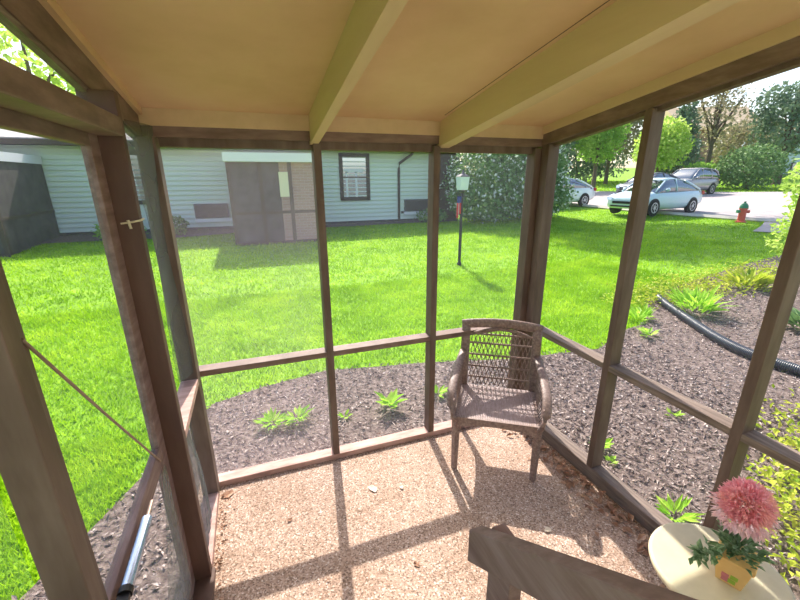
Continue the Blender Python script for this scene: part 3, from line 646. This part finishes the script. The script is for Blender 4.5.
# ------------------------------------------------------------------ neighbour house
HY = 15.0; hzv = .33
nh = empty('neighbour_house', (0, HY, hzv), 'long pale sided single storey house across the lawn', 'house')
m = MB(); XA, XB = -11.0, 7.35
nrow = 17; rh = 2.55 / nrow
for i in range(nrow):       # lap siding
    z0 = .12 + i * rh; m.prism([(XA, -.05, z0), (XA, .012, z0 + rh), (XA, .15, z0 + rh), (XA, .15, z0)], (XB - XA, 0, 0))
m.box(XA, XB, .15, 6.5, -.2, 2.67); m.build('siding_wall', M['siding'], nh)
MB().box(XA - .01, XB + .01, -.03, 6.52, -.4, .12).build('foundation', M['darkscreen'], nh)
MB().box(XB - .12, XB + .03, -.06, .1, .1, 2.67).build('corner_board', M['sidingtrim'], nh)
MB().prism([(XA - .5, -.55, 2.66), (XA - .5, 3.2, 4.2), (XA - .5, 3.2, 4.32), (XA - .5, -.6, 2.76)], (XB - XA + 1.1, 0, 0)).prism([(XA - .5, 7.1, 2.66), (XA - .5, 3.2, 4.2), (XA - .5, 3.2, 4.32), (XA - .5, 7.15, 2.76)], (XB - XA + 1.1, 0, 0)).build('roof', M['roofw'], nh)
MB().box(XA - .5, XB + .6, -.66, -.56, 2.58, 2.72).box(XA - .5, XB + .6, -.56, 0, 2.6, 2.64).build('gutter', M['sidingtrim'], nh)
def hwin(x0, x1, z0, z1, f=.13, split=True):
    x0, x1 = min(x0, x1), max(x0, x1)
    w = MB(); w.box(x0, x1, -.07, .02, z0, z0 + f).box(x0, x1, -.07, .02, z1 - f, z1).box(x0, x0 + f, -.07, .02, z0, z1).box(x1 - f, x1, -.07, .02, z0, z1)
    if split: w.box(x0, x1, -.06, .02, (z0 + z1) / 2 - .02, (z0 + z1) / 2 + .02)
    o = w.build('window', M['sidingtrim'], nh)
    MB().box(x0 + f, x1 - f, -.035, .0, z0 + f, z1 - f).build('pane', M['win'], o)
    return o
w1 = hwin(3.2, 4.34, .87, 2.53)
MB().box(3.42, 3.5, -.05, -.036, 1.0, 1.9).box(3.78, 3.86, -.05, -.036, 1.0, 1.9).box(3.4, 4.1, -.05, -.036, 1.86, 2.0).build('sash_bar', M['fascia'], w1)
hwin(-4.1, -2.85, .9, 2.5)
MB().box(7.0, 7.95, -.35, 3, -.3, 2.6).build('dark_end_wall', M['sidingtrim'], nh)
for x0, x1, z0, z1 in ((-1.72, -.68, .42, .88), (5.73, 6.77, .42, .86)):
    a = MB().box(x0, x1, -.14, .02, z0, z1).build('air_conditioner', M['ac'], nh, bevel=.01)
    g = MB()
    for i in range(9): g.box(x0 + .04, x1 - .04, -.155, -.14, z0 + .04 + i * .042, z0 + .055 + i * .042)
    g.build('grille', M['sidingtrim'], a)
    MB().box(x0 - .02, x1 + .1, -.12, .02, z0 - .14, z0 - .02).build('unit_shelf', M['fascia'], nh)
MB().tube([(5.95, -.4, 2.6), (5.9, -.35, 2.5), (5.53, -.05, 2.2), (5.5, -.05, 2.0), (5.5, -.05, .05)], .05, 6).build('downspout', M['sidingtrim'], nh)
MB().box(5.6, 7.3, -.03, -.02, .33, .43).build('trim_board', M['sidingtrim'], nh)
def porch(px0, px1, py, label, brick):
    e = empty('screened_porch', ((px0 + px1) / 2, py, gzf(0, py) - .02), label, 'porch'); w = (px1 - px0) / 2; d = HY - py - .1
    m = MB()
    for x in (-w, -w / 3, w / 3, w): m.box(x - .05, x + .05, -.05, .05, 0, 2.2)
    m.box(-w, w, -.04, .04, .85, .93).box(-w, w, -.04, .04, .0, .1)
    for x in (-w, w): m.box(x - .04, x + .04, 0, d, .85, .93)
    m.build('frame', M['sidingtrim'], e)
    MB().box(-w - .09, w + .05, -.25, d, 2.2, 2.42).build('fascia', M['fascia'], e)
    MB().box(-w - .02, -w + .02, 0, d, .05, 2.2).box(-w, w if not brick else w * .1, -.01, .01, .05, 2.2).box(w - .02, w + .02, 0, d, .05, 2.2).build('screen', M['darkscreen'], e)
    if brick:
        MB().box(w * .1, w, -.03, .06, .0, 2.2).build('brick_panel', M['brick'], e)
        MB().box(w * .08, w * .29, -.05, -.03, 1.3, 1.95).build('blind', M['cream'], e)
    MB().box(-w - .02, w + .02, -.02, d, -.2, .0).build('slab', M['kerb'], e)
    return e
porch(-.42, 1.9, 11.75, 'dark screened porch with brick panel and white fascia across the lawn', True)
porch(-8.6, -5.5, 12.0, 'dark screened porch with white roof edge seen through the screen door', False)
def bush(x, y, rx, rz, n, size, mt, label): return shrub('low_bush', x, y, [(0, 0, rz * .7, rx, rx, rz * .75), (rx * .4, 0, rz * .9, rx * .6, rx * .6, rz * .5)], n, size, mt, label, 'bush', 3, rz)
bush(-2.3, 14.1, .4, .4, 500, .1, 'bushleaf', 'small dark bush under the left wall unit')
bush(-3.6, 13.6, .6, .4, 600, .1, 'leafB', 'low pale bush by the house seen through the door')
bush(6.6, 14.3, .6, .35, 600, .1, 'bushleaf', 'low spreading bush under the right wall unit')

# ------------------------------------------------------------------ cars
def car(name, x, y, heading, paint, label, cat='car', suv=False):
    z = gzf(x, y) + .04
    e = empty(name, (x, y, z), label, cat, heading); e.scale = (.95, .95, .95 if not suv else .92)       # local: front towards +x, length along x
    if not suv:
        L = 4.45; st = [(-2.22, .42, .78, .66), (-2.16, .32, .98, .76), (-1.7, .24, 1.02, .85), (-1.0, .22, 1.0, .875), (0, .22, .965, .88), (.8, .22, .96, .88), (1.15, .22, .95, .87), (1.6, .24, .89, .85), (2.0, .26, .80, .79), (2.17, .28, .70, .70), (2.22, .36, .60, .62)]
        gr = [(-1.85, 1.0, .70), (-1.4, 1.22, .65), (-.85, 1.40, .60), (-.25, 1.48, .585), (.2, 1.475, .585), (.55, 1.40, .60), (.9, 1.18, .66), (1.25, .95, .72)]
        wx, wr_ = (1.38, -1.30), .315
    else:
        L = 4.6; st = [(-2.28, .5, 1.0, .7), (-2.22, .4, 1.12, .8), (-1.7, .3, 1.12, .88), (-1.0, .28, 1.10, .89), (0, .28, 1.08, .90), (.8, .28, 1.06, .90), (1.1, .28, 1.04, .89), (1.7, .3, .98, .86), (2.1, .32, .88, .80), (2.26, .42, .7, .68)]
        gr = [(-2.2, 1.12, .76), (-2.0, 1.5, .70), (-1.7, 1.66, .64), (-1.0, 1.72, .63), (-.2, 1.72, .63), (.2, 1.66, .63), (.65, 1.36, .70), (1.05, 1.05, .76)]
        wx, wr_ = (1.42, -1.36), .36
    rings = []
    for X_, zb_, zt_, w in st:
        h = zt_ - zb_
        half = [(w * .80, zb_), (w * .97, zb_ + h * .18), (w, zb_ + h * .42), (w * .985, zb_ + h * .68), (w * .93, zb_ + h * .90), (w * .72, zt_), (w * .3, zt_ + .012)]
        rings.append([(X_, a, b) for a, b in half] + [(X_, -a, b) for a, b in half[::-1]])
    MB().loft(rings).build('body', paint, e, smooth=True)
    rings = []
    for X_, zt_, w in gr:
        base = 1.0 if suv else .88; bw = .80 if not suv else .82
        zt2 = max(zt_, base + .02)
        rings.append([(X_, bw, base), (X_, (bw + w) / 2 + .03, (base + zt2) / 2), (X_, w, zt2 - .03), (X_, w * .7, zt2), (X_, -w * .7, zt2), (X_, -w, zt2 - .03), (X_, -(bw + w) / 2 - .03, (base + zt2) / 2), (X_, -bw, base)])
    MB().loft(rings).build('windows', M['carglass'], e, smooth=True)
    rr = []
    i0, i1 = (2, 5) if not suv else (1, 5)
    for X_, zt_, w in gr[i0:i1 + 1]: rr.append([(X_, w + .012, zt_ - .05), (X_, w + .01, zt_ - .02), (X_, w * .7, zt_ + .012), (X_, -w * .7, zt_ + .012), (X_, -w - .01, zt_ - .02), (X_, -w - .012, zt_ - .05)])
    MB().loft(rr, True).build('roof', paint, e, smooth=True)
    for s in (-1, 1):
        fw_ = [(g[0], s * (g[2] + .012), g[1] - .035) for g in gr]
        bl = 1.0 if suv else .95; bw = .80
        MB().tube([(gr[-1][0], s * bw * .93, bl), fw_[-2], fw_[-3]], .03, 6).build('pillar', paint, e, smooth=True)
        MB().tube([(gr[0][0], s * bw * .93, bl + .04), fw_[1], fw_[2]], .05 if not suv else .06, 6).build('pillar', paint, e, smooth=True)
        xb = -.12; MB().tube([(xb, s * bw * 1.0, bl), (xb - .05, s * (gr[4][2] + .03), gr[4][1] - .04)], .03, 6).build('pillar', paint, e, smooth=True)
        if suv: MB().tube([(-1.25, s * bw, bl), (-1.2, s * (gr[3][2] + .03), gr[3][1] - .04)], .05, 6).build('pillar', paint, e, smooth=True)
    for s in (-1, 1):
        MB().tube([(.78, s * .86, 1.0 + (.08 if suv else 0)), (.80, s * 1.0, 1.03 + (.08 if suv else 0))], [.05, .075], 8).build('mirror', paint, e, smooth=True)
        MB().loft([[(1.72, s * .76, .70), (1.72, s * .86, .71), (1.72, s * .84, .83), (1.72, s * .74, .85)], [(2.235, s * .46, .60), (2.20, s * .72, .60), (2.16, s * .74, .73), (2.20, s * .46, .71)]]).build('headlight', M['lampclear'], e)
        MB().box(-2.235 if not suv else -2.3, -2.05, min(s * .5, s * .77), max(s * .5, s * .77), .78 if not suv else .9, .93 if not suv else 1.1).build('tail_light', M['lampred'], e)
        for X_ in wx:
            w = MB(); Yc = s * .80
            w.lathe([(wr_ * .6, -.1), (wr_ * .95, -.1), (wr_, -.07), (wr_, .07), (wr_ * .95, .1), (wr_ * .64, .1)], (X_, Yc, wr_), 24, 'y')
            t = w.build('wheel', M['tire'], e, smooth=False)
            q = MB(); yo = Yc + s * .09
            q.lathe([(0, -.01), (wr_ * .2, -.01), (wr_ * .2, .012), (0, .012)], (X_, yo, wr_), 12, 'y')
            for kk in range(7):
                a = 2 * PI * kk / 7; q.bar((X_ + wr_ * .1 * math.cos(a), yo, wr_ + wr_ * .1 * math.sin(a)), (X_ + wr_ * .64 * math.cos(a), yo, wr_ + wr_ * .64 * math.sin(a)), .05, .02, (0, 1, 0))
            q.lathe([(wr_ * .58, -.012), (wr_ * .68, -.012), (wr_ * .68, .012), (wr_ * .58, .012), (wr_ * .58, -.012)], (X_, yo, wr_), 24, 'y'); q.build('rim', M['rimm'], t)
            MB().lathe([(wr_ * 1.14, -.02), (wr_ * 1.14, .012), (0, .012)], (X_, s * .872 if not suv else s * .884, wr_ + .01), 24, 'y').build('wheel_arch', M['carblack'], e)
    MB().box(2.08, 2.245 if not suv else 2.29, -.42, .42, .47, .57).box(2.05, 2.235 if not suv else 2.28, -.5, .5, .34, .40).build('grille', M['carblack'], e)
    return e
car('sedan', 15.95, 12.3, math.radians(186), M['carice'], 'pale ice-blue sedan parked at the lawn edge')
car('sedan', 14.5, 16.7, math.radians(185), M['carwhite'], 'white sedan half hidden behind the round bush')
car('sedan', 22.6, 17.9, math.radians(185), M['cardark'], 'dark grey sedan parked behind the pale sedan')
car('minivan', 25.9, 18.0, math.radians(188), M['carsilver'], 'silver minivan parked beyond the pale sedan', 'car', True)

# ------------------------------------------------------------------ hydrant
hx, hy = 16.1, 9.05
fh = None
fh = empty('fire_hydrant', (hx, hy, gzf(hx, hy) + .0), 'red fire hydrant with green top at the street edge', 'hydrant'); fh.scale = (.85, .85, .85)
MB().lathe([(.19, 0), (.19, .05), (.13, .07), (.125, .52), (.15, .53), (.15, .57)], (0, 0, 0), 18).build('barrel', M['hydred'], fh, smooth=False)
MB().lathe([(.15, .57), (.14, .66), (.10, .74), (.04, .78), (.04, .84), (0, .84)], (0, 0, 0), 18).build('bonnet', M['hydgreen'], fh)
for a in (0, PI / 2, PI): MB().tube([(0, 0, .44), (.22 * math.cos(a - .6), .22 * math.sin(a - .6), .44)], .065, 10).build('nozzle', M['hydgreen'] if a else M['hydred'], fh)

# ------------------------------------------------------------------ far trees and building
def tree(name, x, y, trunk_h, blobs, n, size, mt, label, tr=.16, shell=.35, branches=6):
    z = gzf(x, y) - .05; e = empty(name, (x, y, z), label, 'tree')
    top = max(b[2] for b in blobs)
    m = MB().tube([(0, 0, -.1), (.05, .02, trunk_h * .6), (0, 0, trunk_h), (.1, 0, top)], [tr * 1.25, tr, tr * .8, tr * .25], 8)
    for i in range(branches):
        b_ = blobs[i % len(blobs)]; a = 2.4 * i
        m.tube([(0, 0, trunk_h * (.8 + .05 * i)), (b_[0] * .5 + .3 * math.cos(a), b_[1] * .5 + .3 * math.sin(a), (trunk_h + b_[2]) / 2 + .2), (b_[0] + b_[3] * .55 * math.cos(a), b_[1] + b_[4] * .55 * math.sin(a), b_[2] + b_[5] * .3)], [tr * .5, tr * .3, tr * .1], 6)
    m.build('trunk', M['bark'], e)
    V, F = blob_leaves(blobs, n, size, shell); arr_mesh('crown', V, F, M[mt], e)
    return e
tree('shade_tree', 12.6, 17.2, 5.6, [(0, 0, 8.8, 3.2, 2.8, 1.9), (1.8, -1, 8.0, 2.0, 2.0, 1.3), (-1.6, -.6, 8.2, 1.9, 1.9, 1.3)], 5200, .3, 'leafB', 'tall shade tree rising behind the round bush', .2)
tree('shade_tree', 18.1, 15.0, 6.0, [(0, 0, 8.8, 3.4, 2.8, 1.9), (-2.6, -.6, 8.2, 2.2, 2.0, 1.3), (1.6, -.6, 8.2, 1.9, 1.9, 1.3)], 5200, .3, 'leafB', 'tall shade tree with its trunk behind the right screen post', .14)
tree('dark_tree', 22.0, 26.6, 1.9, [(0, 0, 3.6, 2.2, 2.0, 1.7), (1, .2, 4.6, 1.6, 1.5, 1.3), (-1.2, 0, 4.2, 1.4, 1.4, 1.3)], 3200, .3, 'leafD', 'dark green tree just right of the corner post')
tree('young_tree', 25.4, 25.0, 1.8, [(0, 0, 3.6, 1.7, 1.7, 1.5), (.6, 0, 4.6, 1.5, 1.5, 1.3), (-.7, .2, 3.9, 1.2, 1.2, 1.1)], 3000, .28, 'leafB', 'light green tree with slim trunk left of the right screen post')
tree('round_tree', 29.8, 23.2, 1.4, [(0, 0, 3.0, 1.9, 1.9, 1.5), (.2, 0, 4.1, 1.4, 1.4, 1.0), (-.9, 0, 2.8, 1.2, 1.2, 1.0)], 3600, .28, 'leafY', 'bright green round tree right of the screen post')
tree('hazy_tree', 33.0, 31.0, 2.5, [(0, 0, 5, 3.2, 3, 2.6), (-2, 0, 4.5, 2.2, 2.2, 2.0), (1.5, 0, 6.6, 2.0, 2, 1.6)], 3200, .4, 'leafR', 'hazy olive tree behind the bright round tree')
tree('evergreen', 33.6, 24.6, .8, [(0, 0, 1.8, 1.7, 1.7, 1.3), (0, 0, 3.2, 1.4, 1.4, 1.3), (0, 0, 4.8, 1.0, 1.0, 1.2), (0, 0, 6.2, .6, .6, 1.1)], 3400, .3, 'leafD', 'dark conical evergreen before the brick building')
tree('bare_tree', 37.2, 24.5, 3.5, [(0, 0, 5.0, 2.4, 2.2, 1.8), (-1.5, 0, 6.6, 1.3, 1.3, 1.6), (1.6, 0, 6.8, 1.4, 1.3, 1.6), (0, 0, 7.6, 1.2, 1.2, 1.6)], 900, .3, 'leafR', 'sparse half bare tree with thin branches against the sky', .2, .1, 14)
tree('broad_tree', 39.8, 20.6, 2.0, [(0, 0, 4.4, 2.6, 2.4, 2.2), (1.8, -1, 6.2, 2.4, 2.2, 2.0), (-1.2, .4, 5.8, 1.7, 1.6, 1.6), (2.8, -1, 8.6, 2.2, 2.2, 1.6)], 5200, .32, 'leafD', 'broad dark tree near the right edge of the lot', .28)
tree('hazy_tree', 34.5, 36.5, 1.2, [(0, 0, 2.6, 4.2, 3, 2.6), (-4, 1, 2.4, 3.2, 2.2, 2.4), (3.0, -1, 3.0, 3.0, 2, 2.6), (-1, 0, 5.2, 3.6, 2.4, 2.4)], 5600, .4, 'leafD', 'wide hazy tree far behind the light green trees')
tree('hazy_tree', 47.0, 27.0, 1.5, [(0, 0, 3.6, 3.6, 3, 2.2), (-3, 0, 3.2, 2.6, 2.2, 1.9), (3, 0, 4.0, 2.6, 2, 1.8)], 3000, .4, 'leafR', 'olive tree in front of the brick apartment building')
tree('garden_tree', -9.0, 25.5, 3.5, [(0, 0, 6.6, 3.4, 2.6, 2.0), (-3, 0, 7.6, 2.6, 2.2, 2.0), (2.0, 0, 5.4, 1.9, 1.9, 1.5)], 1000, .42, 'leafY', 'pale tree behind the house seen through the clerestory', .22, .2)
def fbush(x, y, rx, rz, n, mt, label): return shrub('rounded_bush', x, y, [(0, 0, rz * .55, rx, rx, rz * .55), (rx * .5, 0, rz * .7, rx * .6, rx * .6, rz * .42), (-rx * .5, 0, rz * .6, rx * .6, rx * .6, rz * .45)], n, .24, mt, label, 'bush', 3, rz)
fbush(33.8, 19.2, 2.1, 2.6, 3000, 'bushleaf', 'big rounded bush beyond the silver minivan')
fbush(31.6, 21.2, 1.2, 1.7, 1300, 'leafB', 'small light bush between minivan roof and evergreen')
fbush(38.0, 16.0, 1.4, 1.6, 1500, 'bushleaf', 'dark bush at the foot of the broad tree')
ab = empty('apartment_building', (52, 34.5, 1.0), 'distant brick apartment building with tan roof beyond the trees', 'building', math.atan2(-.42, .9) + .0)
MB().box(-3, 5.5, 0, 9, -.6, 6.4).build('brick_wall', M['brick2'], ab)
MB().box(5.5, 16, .4, 9, -.6, 5.4).build('pale_wall', M['apart'], ab)
MB().prism([(-3.5, -.6, 6.3), (-3.5, 4.5, 9.4), (-3.5, 9.6, 6.3)], (9.7, 0, 0)).build('roof', M['aroof'], ab)
MB().prism([(5.4, -.2, 5.3), (5.4, 4.5, 7.6), (5.4, 9.6, 5.3)], (11, 0, 0)).build('side_roof', M['roofw'], ab)
for i in range(3):
    for z in (.7, 3.7):
        w = MB().box(-2.3 + i * 2.7, -1.0 + i * 2.7, -.06, .04, z, z + 1.5).build('window', M['fascia'], ab); MB().box(-2.2 + i * 2.7, -1.1 + i * 2.7, -.08, -.05, z + .1, z + 1.4).build('pane', M['win'], w)
for i in range(3):
    w = MB().box(7 + i * 3, 8.4 + i * 3, .3, .42, 1, 2.6).build('window', M['sidingtrim'], ab); MB().box(7.1 + i * 3, 8.3 + i * 3, .27, .32, 1.1, 2.5).build('pane', M['win'], w)

# ------------------------------------------------------------------ light, sky, camera
sd = Vector((-.127, -.87, -.854)).normalized()
sun = bpy.data.lights.new('sun', 'SUN'); sun.energy = 4.8; sun.angle = .012; sun.color = (1, .94, .85)
so = bpy.data.objects.new('sun', sun); COL.objects.link(so); so.rotation_euler = sd.to_track_quat('-Z', 'Y').to_euler(); so.location = (3, 20, 20)
w = bpy.data.worlds.new('world'); scn.world = w; w.use_nodes = True; nt = w.node_tree; nt.nodes.clear()
sky = nt.nodes.new('ShaderNodeTexSky'); sky.sky_type = 'NISHITA'; sky.sun_disc = False; sky.sun_elevation = math.radians(44.2); sky.sun_rotation = math.atan2(.127, .87)
sky.dust_density = 2.5; sky.air_density = 1.0; sky.ozone_density = 1.0
bg = nt.nodes.new('ShaderNodeBackground'); bg.inputs['Strength'].default_value = .19
ow = nt.nodes.new('ShaderNodeOutputWorld'); nt.links.new(sky.outputs[0], bg.inputs[0]); nt.links.new(bg.outputs[0], ow.inputs[0])

yaw, pit, rol = map(math.radians, (20.268, 17.722, -.311)); f_px = 394.445
fwv = Vector((math.sin(yaw) * math.cos(pit), math.cos(yaw) * math.cos(pit), -math.sin(pit))); rt0 = Vector((math.cos(yaw), -math.sin(yaw), 0)); up0 = rt0.cross(fwv)
rt = rt0 * math.cos(rol) + up0 * math.sin(rol); up = -rt0 * math.sin(rol) + up0 * math.cos(rol)
cd = bpy.data.cameras.new('camera'); cam = bpy.data.objects.new('camera', cd); COL.objects.link(cam)
cd.sensor_fit = 'HORIZONTAL'; cd.sensor_width = 36; cd.lens = 36 * f_px / 800; cd.shift_y = 5.345 / 800; cd.clip_start = .02; cd.clip_end = 400
R = Matrix((rt, up, -fwv)).transposed().to_4x4(); cam.matrix_world = Matrix.Translation((0, 0, 1.95)) @ R
scn.camera = cam
scn.view_settings.view_transform = 'Standard'; scn.view_settings.look = 'None'; scn.view_settings.gamma = 1; scn.view_settings.use_curve_mapping = False
scn.view_settings.exposure = .86
scn.cycles.max_bounces = 10; scn.cycles.diffuse_bounces = 6; scn.cycles.transparent_max_bounces = 24
